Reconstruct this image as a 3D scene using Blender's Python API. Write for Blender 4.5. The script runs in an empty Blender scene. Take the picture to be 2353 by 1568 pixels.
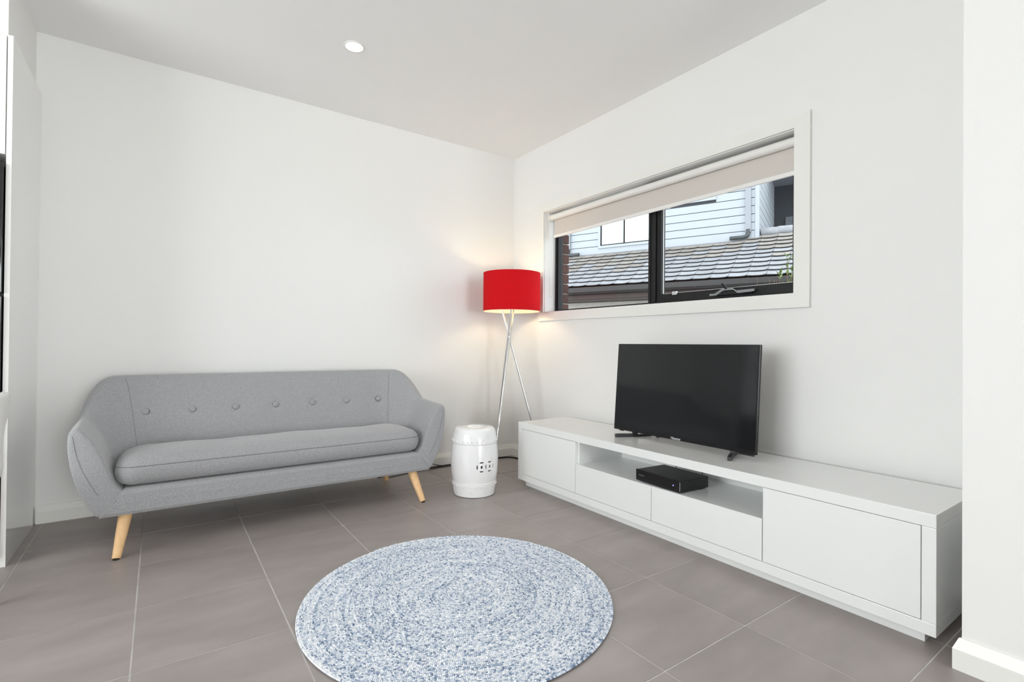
import bpy, bmesh, math, random
import numpy as np
from mathutils import Vector, Matrix

random.seed(7)
rng = np.random.default_rng(7)
scene = bpy.context.scene
col = scene.collection

# ------------------------------------------------------------------ camera
CAM = Vector((-2.6437, -3.7453, 1.0047))
yaw, pitch, roll = map(math.radians, (-35.0919, 0.393, 0.5162))
fw = Vector((math.sin(-yaw), math.cos(yaw), 0)); rt = Vector((fw.y, -fw.x, 0)); up = Vector((0, 0, 1))
F = fw * math.cos(pitch) + up * math.sin(pitch); u2 = up * math.cos(pitch) - fw * math.sin(pitch)
R = rt * math.cos(roll) + u2 * math.sin(roll); U = u2 * math.cos(roll) - rt * math.sin(roll)
cam_data = bpy.data.cameras.new('camera'); cam = bpy.data.objects.new('camera', cam_data); col.objects.link(cam)
cam_data.sensor_width = 36.0; cam_data.sensor_fit = 'HORIZONTAL'; cam_data.lens = 1153.06 / 2353 * 36
cam_data.clip_start = 0.05
M = Matrix((R, U, -F)).transposed().to_4x4(); M.translation = CAM
cam.matrix_world = M
scene.camera = cam

# ------------------------------------------------------------------ world, daylight, exposure
world = bpy.data.worlds.new('world'); scene.world = world; world.use_nodes = True
bg = world.node_tree.nodes['Background']
bg.inputs[0].default_value = (0.90, 0.95, 1.0, 1); bg.inputs[1].default_value = 2.6

def area(name, loc, rot, sx, sy, power, color=(1, 1, 1)):
    d = bpy.data.lights.new(name, 'AREA'); d.shape = 'RECTANGLE'; d.size = sx; d.size_y = sy
    d.energy = power; d.color = color
    o = bpy.data.objects.new(name, d); col.objects.link(o); o.location = loc; o.rotation_euler = rot
    return o
# fill light added at assumed rear doors, and daylight through the wide kitchen window: upright, the size of
# each opening and just outside its glass
area('rear_fill_offscreen', (-1.60, -10.34, 1.21), (math.radians(90), 0, 0), 1.80, 2.32, 150, (1.0, 0.99, 0.985))
area('kitchen_window_daylight_offscreen', (-6.34, -2.60, 1.50), (0, math.radians(-90), 0), 1.70, 3.10, 92, (1.0, 0.99, 0.985))

vs = scene.view_settings
vs.view_transform = 'Standard'; vs.look = 'None'; vs.gamma = 1; vs.use_curve_mapping = False
vs.exposure = 0.42
scene.cycles.max_bounces = 16; scene.cycles.diffuse_bounces = 10; scene.cycles.transparent_max_bounces = 16

# ------------------------------------------------------------------ materials
def srgb(r, g, b):
    f = lambda c: (c / 255 / 12.92) if c / 255 <= 0.04045 else ((c / 255 + 0.055) / 1.055) ** 2.4
    return (f(r), f(g), f(b), 1)

def mat(name, c, rough=0.5, metal=0.0, noise=None, bump=None, coat=0.0, emit=None, spec=0.5, sheen=0.0, stretch=None, rand=0.0, roughvar=None):
    """noise=(scale, amount, detail) modulates colour; bump=(scale, strength, distance)."""
    m = bpy.data.materials.new(name); m.use_nodes = True
    nt = m.node_tree; b = nt.nodes['Principled BSDF']; L = nt.links.new
    b.inputs['Base Color'].default_value = c; b.inputs['Roughness'].default_value = rough
    b.inputs['Metallic'].default_value = metal; b.inputs['Coat Weight'].default_value = coat
    b.inputs['Specular IOR Level'].default_value = spec; b.inputs['Coat Roughness'].default_value = 0.06
    b.inputs['Sheen Weight'].default_value = sheen
    if emit: b.inputs['Emission Color'].default_value = emit[0]; b.inputs['Emission Strength'].default_value = emit[1]
    tc = None
    def coord():
        nonlocal tc
        if tc is None:
            t = nt.nodes.new('ShaderNodeTexCoord'); tc = t.outputs['Object']
            if rand:
                oi = nt.nodes.new('ShaderNodeObjectInfo'); ad = nt.nodes.new('ShaderNodeVectorMath'); ad.operation = 'ADD'
                sc = nt.nodes.new('ShaderNodeVectorMath'); sc.operation = 'SCALE'; sc.inputs['Scale'].default_value = 37.0
                cx = nt.nodes.new('ShaderNodeCombineXYZ'); L(oi.outputs['Random'], cx.inputs[0]); L(oi.outputs['Random'], cx.inputs[1])
                L(cx.outputs[0], sc.inputs[0]); L(tc, ad.inputs[0]); L(sc.outputs[0], ad.inputs[1]); tc = ad.outputs[0]
            if stretch:
                mp = nt.nodes.new('ShaderNodeMapping'); mp.inputs['Scale'].default_value = stretch; L(tc, mp.inputs[0]); tc = mp.outputs[0]
        return tc
    if noise or rand:
        val = None
        if noise:
            n = nt.nodes.new('ShaderNodeTexNoise'); n.inputs['Scale'].default_value = noise[0]; n.inputs['Detail'].default_value = noise[2] if len(noise) > 2 else 4
            L(coord(), n.inputs['Vector'])
            mr = nt.nodes.new('ShaderNodeMapRange'); mr.inputs['From Min'].default_value = 0.3; mr.inputs['From Max'].default_value = 0.7
            mr.inputs['To Min'].default_value = 1 - noise[1]; mr.inputs['To Max'].default_value = 1 + noise[1]
            L(n.outputs['Fac'], mr.inputs['Value']); val = mr.outputs[0]
        if rand:
            oi = nt.nodes.new('ShaderNodeObjectInfo')
            mr2 = nt.nodes.new('ShaderNodeMapRange'); mr2.inputs['To Min'].default_value = 1 - rand; mr2.inputs['To Max'].default_value = 1 + rand
            L(oi.outputs['Random'], mr2.inputs['Value'])
            if val is None: val = mr2.outputs[0]
            else:
                mm = nt.nodes.new('ShaderNodeMath'); mm.operation = 'MULTIPLY'; L(val, mm.inputs[0]); L(mr2.outputs[0], mm.inputs[1]); val = mm.outputs[0]
        vm = nt.nodes.new('ShaderNodeVectorMath'); vm.operation = 'SCALE'; vm.inputs[0].default_value = c[:3]
        L(val, vm.inputs['Scale']); L(vm.outputs[0], b.inputs['Base Color'])
    if roughvar:
        n = nt.nodes.new('ShaderNodeTexNoise'); n.inputs['Scale'].default_value = roughvar[0]; n.inputs['Detail'].default_value = 3
        L(coord(), n.inputs['Vector'])
        mr = nt.nodes.new('ShaderNodeMapRange'); mr.inputs['From Min'].default_value = 0.3; mr.inputs['From Max'].default_value = 0.7
        mr.inputs['To Min'].default_value = rough - roughvar[1]; mr.inputs['To Max'].default_value = rough + roughvar[1]
        L(n.outputs['Fac'], mr.inputs['Value']); L(mr.outputs[0], b.inputs['Roughness'])
    if bump:
        n = nt.nodes.new('ShaderNodeTexNoise'); n.inputs['Scale'].default_value = bump[0]; n.inputs['Detail'].default_value = 5
        L(coord(), n.inputs['Vector'])
        bp = nt.nodes.new('ShaderNodeBump'); bp.inputs['Strength'].default_value = bump[1]; bp.inputs['Distance'].default_value = bump[2] if len(bump) > 2 else 0.002
        L(n.outputs['Fac'], bp.inputs['Height']); L(bp.outputs[0], b.inputs['Normal'])
    return m

def glass_mat(name, specks=False, refl=0.06):
    m = bpy.data.materials.new(name); m.use_nodes = True; nt = m.node_tree; nt.nodes.clear(); L = nt.links.new
    out = nt.nodes.new('ShaderNodeOutputMaterial'); tr = nt.nodes.new('ShaderNodeBsdfTransparent'); gl = nt.nodes.new('ShaderNodeBsdfGlossy')
    tr.inputs[0].default_value = (0.97, 0.985, 0.98, 1); gl.inputs['Roughness'].default_value = 0.02
    mx = nt.nodes.new('ShaderNodeMixShader'); fr = nt.nodes.new('ShaderNodeFresnel'); fr.inputs[0].default_value = 1.12
    L(fr.outputs[0], mx.inputs[0]); L(tr.outputs[0], mx.inputs[1]); L(gl.outputs[0], mx.inputs[2]); last = mx.outputs[0]
    if specks:
        t = nt.nodes.new('ShaderNodeTexCoord'); v = nt.nodes.new('ShaderNodeTexVoronoi'); v.inputs['Scale'].default_value = 34
        L(t.outputs['Object'], v.inputs['Vector'])
        ns = nt.nodes.new('ShaderNodeTexNoise'); ns.inputs['Scale'].default_value = 3.0; L(t.outputs['Object'], ns.inputs['Vector'])
        mr = nt.nodes.new('ShaderNodeMapRange'); mr.inputs['From Min'].default_value = 0.45; mr.inputs['From Max'].default_value = 0.75; mr.inputs['To Min'].default_value = 0.02; mr.inputs['To Max'].default_value = 0.12
        L(ns.outputs[0], mr.inputs[0])
        lt = nt.nodes.new('ShaderNodeMath'); lt.operation = 'LESS_THAN'; L(v.outputs['Distance'], lt.inputs[0]); L(mr.outputs[0], lt.inputs[1])
        sc = nt.nodes.new('ShaderNodeMath'); sc.operation = 'MULTIPLY'; L(lt.outputs[0], sc.inputs[0]); sc.inputs[1].default_value = 0.30
        df = nt.nodes.new('ShaderNodeBsdfDiffuse'); df.inputs[0].default_value = (0.85, 0.86, 0.86, 1)
        m2 = nt.nodes.new('ShaderNodeMixShader'); L(sc.outputs[0], m2.inputs[0]); L(last, m2.inputs[1]); L(df.outputs[0], m2.inputs[2]); last = m2.outputs[0]
    L(last, out.inputs[0])
    return m

def emission(name, c, s):
    m = bpy.data.materials.new(name); m.use_nodes = True; nt = m.node_tree; nt.nodes.clear()
    o = nt.nodes.new('ShaderNodeOutputMaterial'); e = nt.nodes.new('ShaderNodeEmission'); e.inputs[0].default_value = c; e.inputs[1].default_value = s
    nt.links.new(e.outputs[0], o.inputs[0]); return m

MT = {}
MT['wall'] = mat('wall_paint', (0.80, 0.80, 0.79, 1), 0.65, noise=(1.2, 0.008), bump=(160, 0.04, 0.001))
MT['ceil'] = mat('ceiling_paint', (0.88, 0.88, 0.877, 1), 0.8, bump=(140, 0.03, 0.001))
MT['trim'] = mat('trim_gloss_paint', (0.80, 0.80, 0.77, 1), 0.32, noise=(6, 0.01))
MT['lining'] = mat('lining_gloss_paint', (0.84, 0.84, 0.83, 1), 0.3, noise=(6, 0.01))
MT['tile'] = mat('taupe_porcelain', (0.318, 0.281, 0.266, 1), 0.38, noise=(3.2, 0.10, 6), rand=0.03, stretch=(1, 2.4, 1), roughvar=(5, 0.03))
MT['grout'] = mat('pale_grout', (0.62, 0.60, 0.58, 1), 0.8, noise=(9, 0.15))
MT['lacquer'] = mat('white_lacquer', (0.80, 0.81, 0.805, 1), 0.22, coat=0.25, noise=(2, 0.005))
MT['lacquer_gloss'] = mat('white_gloss_panel', (0.80, 0.80, 0.79, 1), 0.10, coat=0.5, noise=(2, 0.005))
MT['fabric'] = mat('grey_wool_weave', (0.315, 0.318, 0.330, 1), 0.9, noise=(330, 0.26, 3), bump=(480, 0.35, 0.002), sheen=0.35, spec=0.2)
MT['seam'] = mat('grey_seam_thread', (0.215, 0.217, 0.225, 1), 0.9, noise=(300, 0.1), spec=0.2)
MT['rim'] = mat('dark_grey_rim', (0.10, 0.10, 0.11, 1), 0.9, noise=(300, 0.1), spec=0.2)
MT['thread'] = mat('light_grey_thread', (0.46, 0.465, 0.48, 1), 0.9, noise=(300, 0.1), spec=0.2)
MT['wood'] = mat('pale_beech', srgb(226, 186, 138), 0.42, noise=(14, 0.08, 6), stretch=(6, 6, 0.6))
MT['chrome'] = mat('chrome', (0.82, 0.82, 0.83, 1), 0.07, 1.0, noise=(3, 0.01))
MT['porcelain'] = mat('white_glazed_ceramic', (0.82, 0.82, 0.83, 1), 0.10, coat=0.7, noise=(5, 0.01))
MT['black'] = mat('black_plastic', (0.011, 0.011, 0.012, 1), 0.32, noise=(20, 0.1))
MT['bezel'] = mat('black_gloss_bezel', (0.008, 0.008, 0.009, 1), 0.18, noise=(20, 0.1))
MT['screen'] = mat('dark_screen', (0.010, 0.011, 0.012, 1), 0.09, noise=(2, 0.05), spec=0.45)
MT['silver'] = mat('silver_metal', (0.62, 0.63, 0.64, 1), 0.35, 0.8, noise=(8, 0.05))
MT['dull_silver'] = mat('dull_grey_metal', (0.26, 0.27, 0.28, 1), 0.4, 0.6, noise=(8, 0.05))
MT['frame'] = mat('black_aluminium', (0.011, 0.011, 0.012, 1), 0.42, noise=(9, 0.1), spec=0.3)
MT['glass'] = glass_mat('window_glass'); MT['glass_dusty'] = glass_mat('window_glass_specks', True)
MT['blind'] = mat('stone_blind_cloth', srgb(205, 199, 193), 0.85, noise=(300, 0.04), spec=0.2)
MT['blind_white'] = mat('blind_white_rail', (0.80, 0.79, 0.77, 1), 0.45, noise=(5, 0.01))
MT['shade'] = mat('red_linen', srgb(222, 24, 34), 0.85, noise=(260, 0.10, 3), bump=(300, 0.2, 0.001), spec=0.2)
MT['shade_in'] = mat('cream_shade_lining', (0.85, 0.80, 0.66, 1), 0.8, noise=(60, 0.02))
def add_translucent(m, c, f):
    nt = m.node_tree; b = nt.nodes['Principled BSDF']; out = nt.nodes['Material Output']; t = nt.nodes.new('ShaderNodeBsdfTranslucent'); t.inputs[0].default_value = c
    mx = nt.nodes.new('ShaderNodeMixShader'); mx.inputs[0].default_value = f; nt.links.new(b.outputs[0], mx.inputs[1]); nt.links.new(t.outputs[0], mx.inputs[2]); nt.links.new(mx.outputs[0], out.inputs[0])
add_translucent(MT['shade'], srgb(228, 40, 44), .35); add_translucent(MT['shade_in'], (.85, .78, .62, 1), .35)
MT['cable'] = mat('black_rubber', (0.012, 0.012, 0.012, 1), 0.5, noise=(30, 0.1))
MT['led_on'] = emission('downlight_glow', (1, 0.97, 0.93, 1), 8)
MT['blue_led'] = emission('blue_led', (0.25, 0.25, 1.0, 1), 3.0)
MT['dim_print'] = mat('grey_print', (0.16, 0.16, 0.165, 1), 0.5, noise=(50, 0.05))
MT['print'] = mat('silver_print', (0.75, 0.75, 0.76, 1), 0.4, noise=(50, 0.02))
MT['brick'] = mat('dark_brown_brick', srgb(72, 43, 37), 0.85, noise=(90, 0.38, 5), bump=(80, 0.5, 0.004), rand=0.2)
MT['mortar'] = mat('buff_mortar', srgb(160, 153, 143), 0.9, noise=(60, 0.12), bump=(90, 0.3, 0.002))
MT['board'] = mat('pale_weatherboard', srgb(161, 166, 172), 0.6, noise=(3, 0.02))
MT['rooftile'] = mat('grey_concrete_tile', srgb(138, 139, 143), 0.55, noise=(6, 0.14, 5), bump=(60, 0.15, 0.003), rand=0.10)
MT['rooftile_brown'] = mat('lichened_concrete_tile', srgb(132, 127, 122), 0.65, noise=(9, 0.2, 5), bump=(60, 0.2, 0.003), rand=0.10)
MT['flash'] = mat('lead_flashing', srgb(90, 93, 100), 0.5, noise=(4, 0.12))
MT['gutter'] = mat('dark_gutter', srgb(32, 27, 27), 0.4, noise=(5, 0.15))
MT['fascia'] = mat('brown_fascia', srgb(57, 41, 36), 0.6, noise=(4, 0.12))
MT['pipe'] = mat('grey_downpipe', srgb(138, 141, 147), 0.5, noise=(4, 0.05))
MT['darkpipe'] = mat('dark_spreader', srgb(58, 62, 64), 0.5, noise=(10, 0.1))
MT['nglass'] = mat('reflective_glass', (0.80, 0.84, 0.86, 1), 0.04, 0.85, noise=(2, 0.01))
MT['ndark'] = mat('charcoal_render', srgb(50, 52, 57), 0.7, noise=(30, 0.2))
MT['nwhite'] = mat('pale_brickwork', srgb(182, 178, 172), 0.8, noise=(12, 0.06))
MT['concrete'] = mat('concrete_paving', srgb(140, 138, 134), 0.85, noise=(3, 0.1))
MT['stem'] = mat('brown_stem', srgb(110, 84, 52), 0.8, noise=(30, 0.2))
MT['leaf'] = mat('green_leaf', srgb(104, 128, 58), 0.6, noise=(30, 0.25), rand=0.2)
MT['plastic_white'] = mat('white_moulded_plastic', (0.80, 0.80, 0.78, 1), 0.35, noise=(4, 0.01))
MT['fridge'] = mat('black_gloss_door', (0.010, 0.010, 0.011, 1), 0.06, noise=(4, 0.05))

# ------------------------------------------------------------------ helpers
def link(o, parent=None, pinv=True):
    col.objects.link(o)
    if parent is not None:
        o.parent = parent
        if pinv: o.matrix_parent_inverse = parent.matrix_basis.inverted()
    return o

def pyobj(name, verts, faces, m=None, parent=None, smooth=False, pinv=True):
    me = bpy.data.meshes.new(name); me.from_pydata([tuple(map(float, v)) for v in verts], [], [tuple(map(int, f)) for f in faces]); me.update()
    if m is not None: me.materials.append(m)
    if smooth: me.polygons.foreach_set('use_smooth', [True] * len(me.polygons)); me.set_sharp_from_angle(angle=math.radians(42))
    return link(bpy.data.objects.new(name, me), parent, pinv)

def bmobj(name, bm, m=None, parent=None, smooth=False, pinv=True):
    me = bpy.data.meshes.new(name); bmesh.ops.recalc_face_normals(bm, faces=bm.faces); bm.to_mesh(me); bm.free()
    if m is not None: me.materials.append(m)
    if smooth: me.polygons.foreach_set('use_smooth', [True] * len(me.polygons)); me.set_sharp_from_angle(angle=math.radians(42))
    return link(bpy.data.objects.new(name, me), parent, pinv)

def add_box(bm, lo, hi, bevel=0.0, seg=2):
    v = [bm.verts.new((x, y, z)) for x in (lo[0], hi[0]) for y in (lo[1], hi[1]) for z in (lo[2], hi[2])]
    fs = [bm.faces.new([v[i] for i in q]) for q in ((0, 1, 3, 2), (4, 6, 7, 5), (0, 4, 5, 1), (2, 3, 7, 6), (0, 2, 6, 4), (1, 5, 7, 3))]
    if bevel:
        es = set(e for f in fs for e in f.edges)
        bmesh.ops.bevel(bm, geom=list(es), offset=bevel, segments=seg, profile=0.6, affect='EDGES', clamp_overlap=True)

def box(name, lo, hi, m, parent=None, bevel=0.0, seg=2, pinv=True):
    bm = bmesh.new(); lo2 = [min(a, b) for a, b in zip(lo, hi)]; hi2 = [max(a, b) for a, b in zip(lo, hi)]
    add_box(bm, lo2, hi2, bevel, seg)
    return bmobj(name, bm, m, parent, pinv=pinv)

def boxes(name, L, m, parent=None, pinv=True):
    bm = bmesh.new()
    for lo, hi in L: add_box(bm, [min(a, b) for a, b in zip(lo, hi)], [max(a, b) for a, b in zip(lo, hi)])
    return bmobj(name, bm, m, parent, pinv=pinv)

def tube_geo(pts, r, seg=10, closed=False):
    P = [Vector(p) for p in pts]; n = len(P); rr = r if hasattr(r, '__len__') else [r] * n
    V, Fc = [], []; prev = None
    for i in range(n):
        if closed: t = (P[(i + 1) % n] - P[i - 1])
        else: t = P[min(i + 1, n - 1)] - P[max(i - 1, 0)]
        t.normalize()
        if prev is None:
            a = Vector((0, 0, 1)) if abs(t.z) < 0.9 else Vector((1, 0, 0)); x = t.cross(a).normalized()
        else: x = (prev - t * prev.dot(t)).normalized()
        prev = x; y = t.cross(x)
        for k in range(seg):
            an = 2 * math.pi * k / seg; V.append(P[i] + (x * math.cos(an) + y * math.sin(an)) * rr[i])
    for i in range(n if closed else n - 1):
        for k in range(seg):
            j = (i + 1) % n; Fc.append((i * seg + k, i * seg + (k + 1) % seg, j * seg + (k + 1) % seg, j * seg + k))
    if not closed: Fc.append(tuple(range(seg))[::-1]); Fc.append(tuple((n - 1) * seg + k for k in range(seg)))
    return V, Fc

def tube(name, pts, r, m, parent=None, seg=10, closed=False, pinv=True):
    V, Fc = tube_geo(pts, r, seg, closed); return pyobj(name, V, Fc, m, parent, True, pinv)

def lathe_geo(prof, seg=48, c=(0, 0, 0), closed=False):
    V, Fc = [], []
    n = len(prof)
    for r, z in prof:
        for k in range(seg):
            a = 2 * math.pi * k / seg; V.append((c[0] + r * math.cos(a), c[1] + r * math.sin(a), c[2] + z))
    for i in range(n if closed else n - 1):
        j = (i + 1) % n
        for k in range(seg): Fc.append((i * seg + k, i * seg + (k + 1) % seg, j * seg + (k + 1) % seg, j * seg + k))
    return V, Fc

def lathe(name, prof, m, parent=None, seg=48, c=(0, 0, 0), closed=False, pinv=True):
    V, Fc = lathe_geo(prof, seg, c, closed)
    bm = bmesh.new(); vs_ = [bm.verts.new(v) for v in V]
    for f in Fc:
        bm.faces.new([vs_[i] for i in f])
    bmesh.ops.remove_doubles(bm, verts=bm.verts, dist=1e-5)
    return bmobj(name, bm, m, parent, True, pinv)

def catmull(pts, n, closed=False):
    P = np.array(pts, float); m = len(P); out = []
    segs = m if closed else m - 1
    for i in np.linspace(0, segs, n, endpoint=not closed):
        k = min(int(i), segs - 1); t = i - k
        if closed: a, b, c, d = P[(k - 1) % m], P[k % m], P[(k + 1) % m], P[(k + 2) % m]
        else: a, b, c, d = P[max(k - 1, 0)], P[k], P[min(k + 1, m - 1)], P[min(k + 2, m - 1)]
        out.append(0.5 * (2 * b + (c - a) * t + (2 * a - 5 * b + 4 * c - d) * t * t + (3 * b - a - 3 * c + d) * t ** 3))
    return np.array(out)

def thing(name, label, cat, loc=(0, 0, 0), rz=0.0, group=None):
    o = bpy.data.objects.new(name, None); col.objects.link(o); o.empty_display_size = 0.1
    o.location = loc; o.rotation_euler = (0, 0, rz)
    o.matrix_basis = Matrix.Translation(loc) @ Matrix.Rotation(rz, 4, 'Z')
    o['label'] = label; o['category'] = cat
    if group: o['group'] = group
    return o

def tag(o, label, cat, group=None):
    o['label'] = label; o['category'] = cat
    if group: o['group'] = group
    return o

def struct(o, label):
    o['kind'] = 'structure'; o['label'] = label; return o

def text(name, body, size, M_, m, parent):
    c = bpy.data.curves.new(name, 'FONT'); c.body = body; c.size = size; c.align_x = 'CENTER'; c.align_y = 'CENTER'; c.extrude = 0.0004
    t = bpy.data.objects.new(name, c); col.objects.link(t)
    bpy.context.view_layer.update()
    me = bpy.data.meshes.new_from_object(t.evaluated_get(bpy.context.evaluated_depsgraph_get()))
    bpy.data.objects.remove(t); bpy.data.curves.remove(c)
    me.transform(M_); me.materials.clear(); me.materials.append(m); me.name = name
    return link(bpy.data.objects.new(name, me), parent)

# ------------------------------------------------------------------ the setting
H = 2.6956; NX, NY = -0.5755, -3.2687; XL, YR = -6.2, -10.2
WY0, WY1, WZ0, WZ1 = -0.457, -2.480, 1.280, 2.115        # window opening in the right wall

floor = struct(box('floor', (XL - .1, YR - .1, -0.12), (0.12, 0.12, -0.0018), MT['grout']), 'taupe tiled floor with pale grout joints')
TX0, TY0, TP, TG = -2.7056, -0.4986, 0.45, 0.0055
tile_meshes = {}
def tile_mesh(w, d):
    k = (round(w, 3), round(d, 3))
    if k not in tile_meshes:
        bm = bmesh.new(); add_box(bm, (-w / 2, -d / 2, -0.0016), (w / 2, d / 2, 0.0)); me = bpy.data.meshes.new('floor_tile')
        bmesh.ops.recalc_face_normals(bm, faces=bm.faces); bm.to_mesh(me); bm.free(); me.materials.append(MT['tile']); tile_meshes[k] = me
    return tile_meshes[k]
far_tiles = bmesh.new()
for i in range(-9, 8):
    for j in range(-2, 22):
        xa, xb = TX0 + i * TP + TG / 2, TX0 + (i + 1) * TP - TG / 2
        ya, yb = TY0 - (j + 1) * TP + TG / 2, TY0 - j * TP - TG / 2
        xa, xb, ya, yb = max(xa, XL), min(xb, 0), max(ya, YR), min(yb, 0)
        if yb < NY and xb > NX:
            if ya < NY - 0.001 and xa >= NX: continue
            if xa < NX and ya < NY and yb <= NY: xb = NX
        if xb - xa < 0.01 or yb - ya < 0.01: continue
        if j > 14: add_box(far_tiles, (xa, ya, -.0016), (xb, yb, 0)); continue
        o = bpy.data.objects.new('floor_tile', tile_mesh(xb - xa, yb - ya)); col.objects.link(o); o.parent = floor
        o.location = ((xa + xb) / 2, (ya + yb) / 2, 0)
bmobj('far_floor_tiles', far_tiles, MT['tile'], floor)['kind'] = 'stuff'

struct(box('wall_back', (XL - .1, 0, 0), (0.12, 0.12, H), MT['wall']), 'plain white painted wall behind the sofa')
g_ = .0165
struct(boxes('wall_right', [((0, NY, 0), (.12, 0, WZ0 - g_)), ((0, NY, WZ1 + g_), (.12, 0, H)), ((0, WY0 + g_, WZ0 - g_), (.12, 0, WZ1 + g_)), ((0, NY, WZ0 - g_), (.12, WY1 - g_, WZ1 + g_))], MT['wall']), 'white painted wall with the long window above the television')
struct(box('wall_nib', (NX, YR, 0), (.12, NY, H), MT['wall']), 'white wall end stepping into the room beside the television cabinet')
struct(boxes('wall_rear', [((XL, YR - .12, 0), (-2.55, YR, H)), ((-.65, YR - .12, 0), (NX, YR, H)), ((-2.55, YR - .12, 2.42), (-.65, YR, H))], MT['wall']), 'white wall around the added, unseen glazed doors behind the viewer')
struct(boxes('wall_left', [((XL - .1, YR, 0), (XL, -4.2, H)), ((XL - .1, -1.0, 0), (XL, 0, H)), ((XL - .1, -4.2, 0), (XL, -1.0, .6)), ((XL - .1, -4.2, 2.4), (XL, -1.0, H))], MT['wall']), 'white kitchen side wall with a large window opening')
struct(box('ceiling', (XL - .1, YR - .12, H), (.12, .12, H + .1), MT['ceil']), 'flat white plaster ceiling')
struct(box('wall_bulkhead', (XL, -0.613, 2.362), (-3.212, 0, H), MT['wall']), 'white bulkhead above the tall pantry cabinet')
# glazing openings off camera: frames and panes
def glazed(name, lab, rects, pane, axis):
    e = bpy.data.objects.new(name, None); col.objects.link(e); struct(e, lab)
    boxes('frame', rects, MT['frame'], e)
    for lo, hi in pane: box('pane', lo, hi, MT['glass'], e)
glazed('added_door_1', 'added, unseen glazed sliding doors for the fill light behind the viewer',  # unseen doors, added as an opening for the rear fill light
       [((-2.55, YR - .08, 0), (-2.50, YR - .02, 2.42)), ((-1.625, YR - .08, 0), (-1.575, YR - .02, 2.42)), ((-.70, YR - .08, 0), (-.65, YR - .02, 2.42)), ((-2.55, YR - .08, 2.37), (-.65, YR - .02, 2.42)), ((-2.55, YR - .08, 0), (-.65, YR - .02, .05))],
       [((-2.50, YR - .053, .05), (-1.625, YR - .047, 2.37)), ((-1.575, YR - .053, .05), (-.70, YR - .047, 2.37))], 'y')
glazed('window_2', 'wide kitchen window off to the side',
       [((XL - .08, -4.2, .6), (XL - .02, -4.15, 2.4)), ((XL - .08, -1.05, .6), (XL - .02, -1.0, 2.4)), ((XL - .08, -4.2, .6), (XL - .02, -1.0, .65)), ((XL - .08, -4.2, 2.35), (XL - .02, -1.0, 2.4)), ((XL - .08, -2.63, .6), (XL - .02, -2.57, 2.4))],
       [((XL - .053, -4.15, .65), (XL - .047, -2.63, 2.35)), ((XL - .053, -2.57, .65), (XL - .047, -1.05, 2.35))], 'x')

# baseboards: vertical face 65 mm, then a slope back to the wall at 100 mm
def baseboard(name, p0, p1, n, lab, m0=0.0, m1=0.0):
    t = 0.019; p0, p1, n = Vector(p0), Vector(p1), Vector(n); d = (p1 - p0).normalized()
    prof = [(0, 0), (t, 0), (t, .064), (.006, .097), (0, .099)]
    V = []
    for p, mm in ((p0, m0), (p1, m1)):
        for a, z in prof: V.append(p + n * a + d * (mm * a) + Vector((0, 0, z)))
    k = len(prof); Fc = [(i, (i + 1) % k, k + (i + 1) % k, k + i) for i in range(k)] + [tuple(range(k))[::-1], tuple(range(k, 2 * k))]
    struct(pyobj(name, V, Fc, MT['trim']), lab)
baseboard('baseboard_back', (-3.185, 0, 0), (0, 0, 0), (0, -1, 0), 'white skirting board along the sofa wall', 0, -1)
baseboard('baseboard_right', (0, 0, 0), (0, NY, 0), (-1, 0, 0), 'white skirting board along the television wall', 1, 0)
baseboard('baseboard_nib', (NX, NY, 0), (NX, YR, 0), (-1, 0, 0), 'white skirting board along the wall end', -1, 0)

# ------------------------------------------------------------------ window in the right wall
win = bpy.data.objects.new('window_1', None); col.objects.link(win); win.location = (0.13, -1.4685, WZ0)
win.matrix_basis = Matrix.Translation((0.13, -1.4685, WZ0)); struct(win, 'long black aluminium window with fixed pane and awning sash')
LN = 0.004
box('jamb_lining', (-.001, WY0, WZ0), (.165, WY0 + LN + .012, WZ1), MT['lining'], win)
box('jamb_lining', (-.001, WY1 - LN - .012, WZ0), (.165, WY1, WZ1), MT['lining'], win)
box('head_lining', (-.001, WY1, WZ1), (.165, WY0, WZ1 + .016), MT['lining'], win)
box('sill_board', (-.001, WY1, WZ0 - .016), (.165, WY0, WZ0), MT['lining'], win)
fx0, fx1 = .118, .172
box('frame_jamb', (fx0, WY0 - .030, WZ0), (fx1, WY0, WZ1), MT['frame'], win, .002)
box('frame_jamb', (fx0, WY1, WZ0), (fx1, WY1 + .030, WZ1), MT['frame'], win, .002)
box('frame_head', (fx0, WY1 + .030, WZ1 - .03), (fx1, WY0 - .030, WZ1), MT['frame'], win, .002)
box('frame_sill', (fx0, WY1 + .030, WZ0), (fx1, WY0 - .030, WZ0 + .022), MT['frame'], win, .002)
box('frame_bead', (fx0 - .008, WY0 - .020, WZ0), (fx0, WY0, WZ1), MT['frame'], win, .001)
MU = -1.449
box('mullion', (fx0 - .004, MU - .062, WZ0 + .022), (fx1, MU, WZ1 - .03), MT['frame'], win, .003)
box('mullion_rib', (fx0 - .010, MU - .022, WZ0 + .022), (fx0 - .004, MU - .012, WZ1 - .03), MT['frame'], win, .001)
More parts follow.
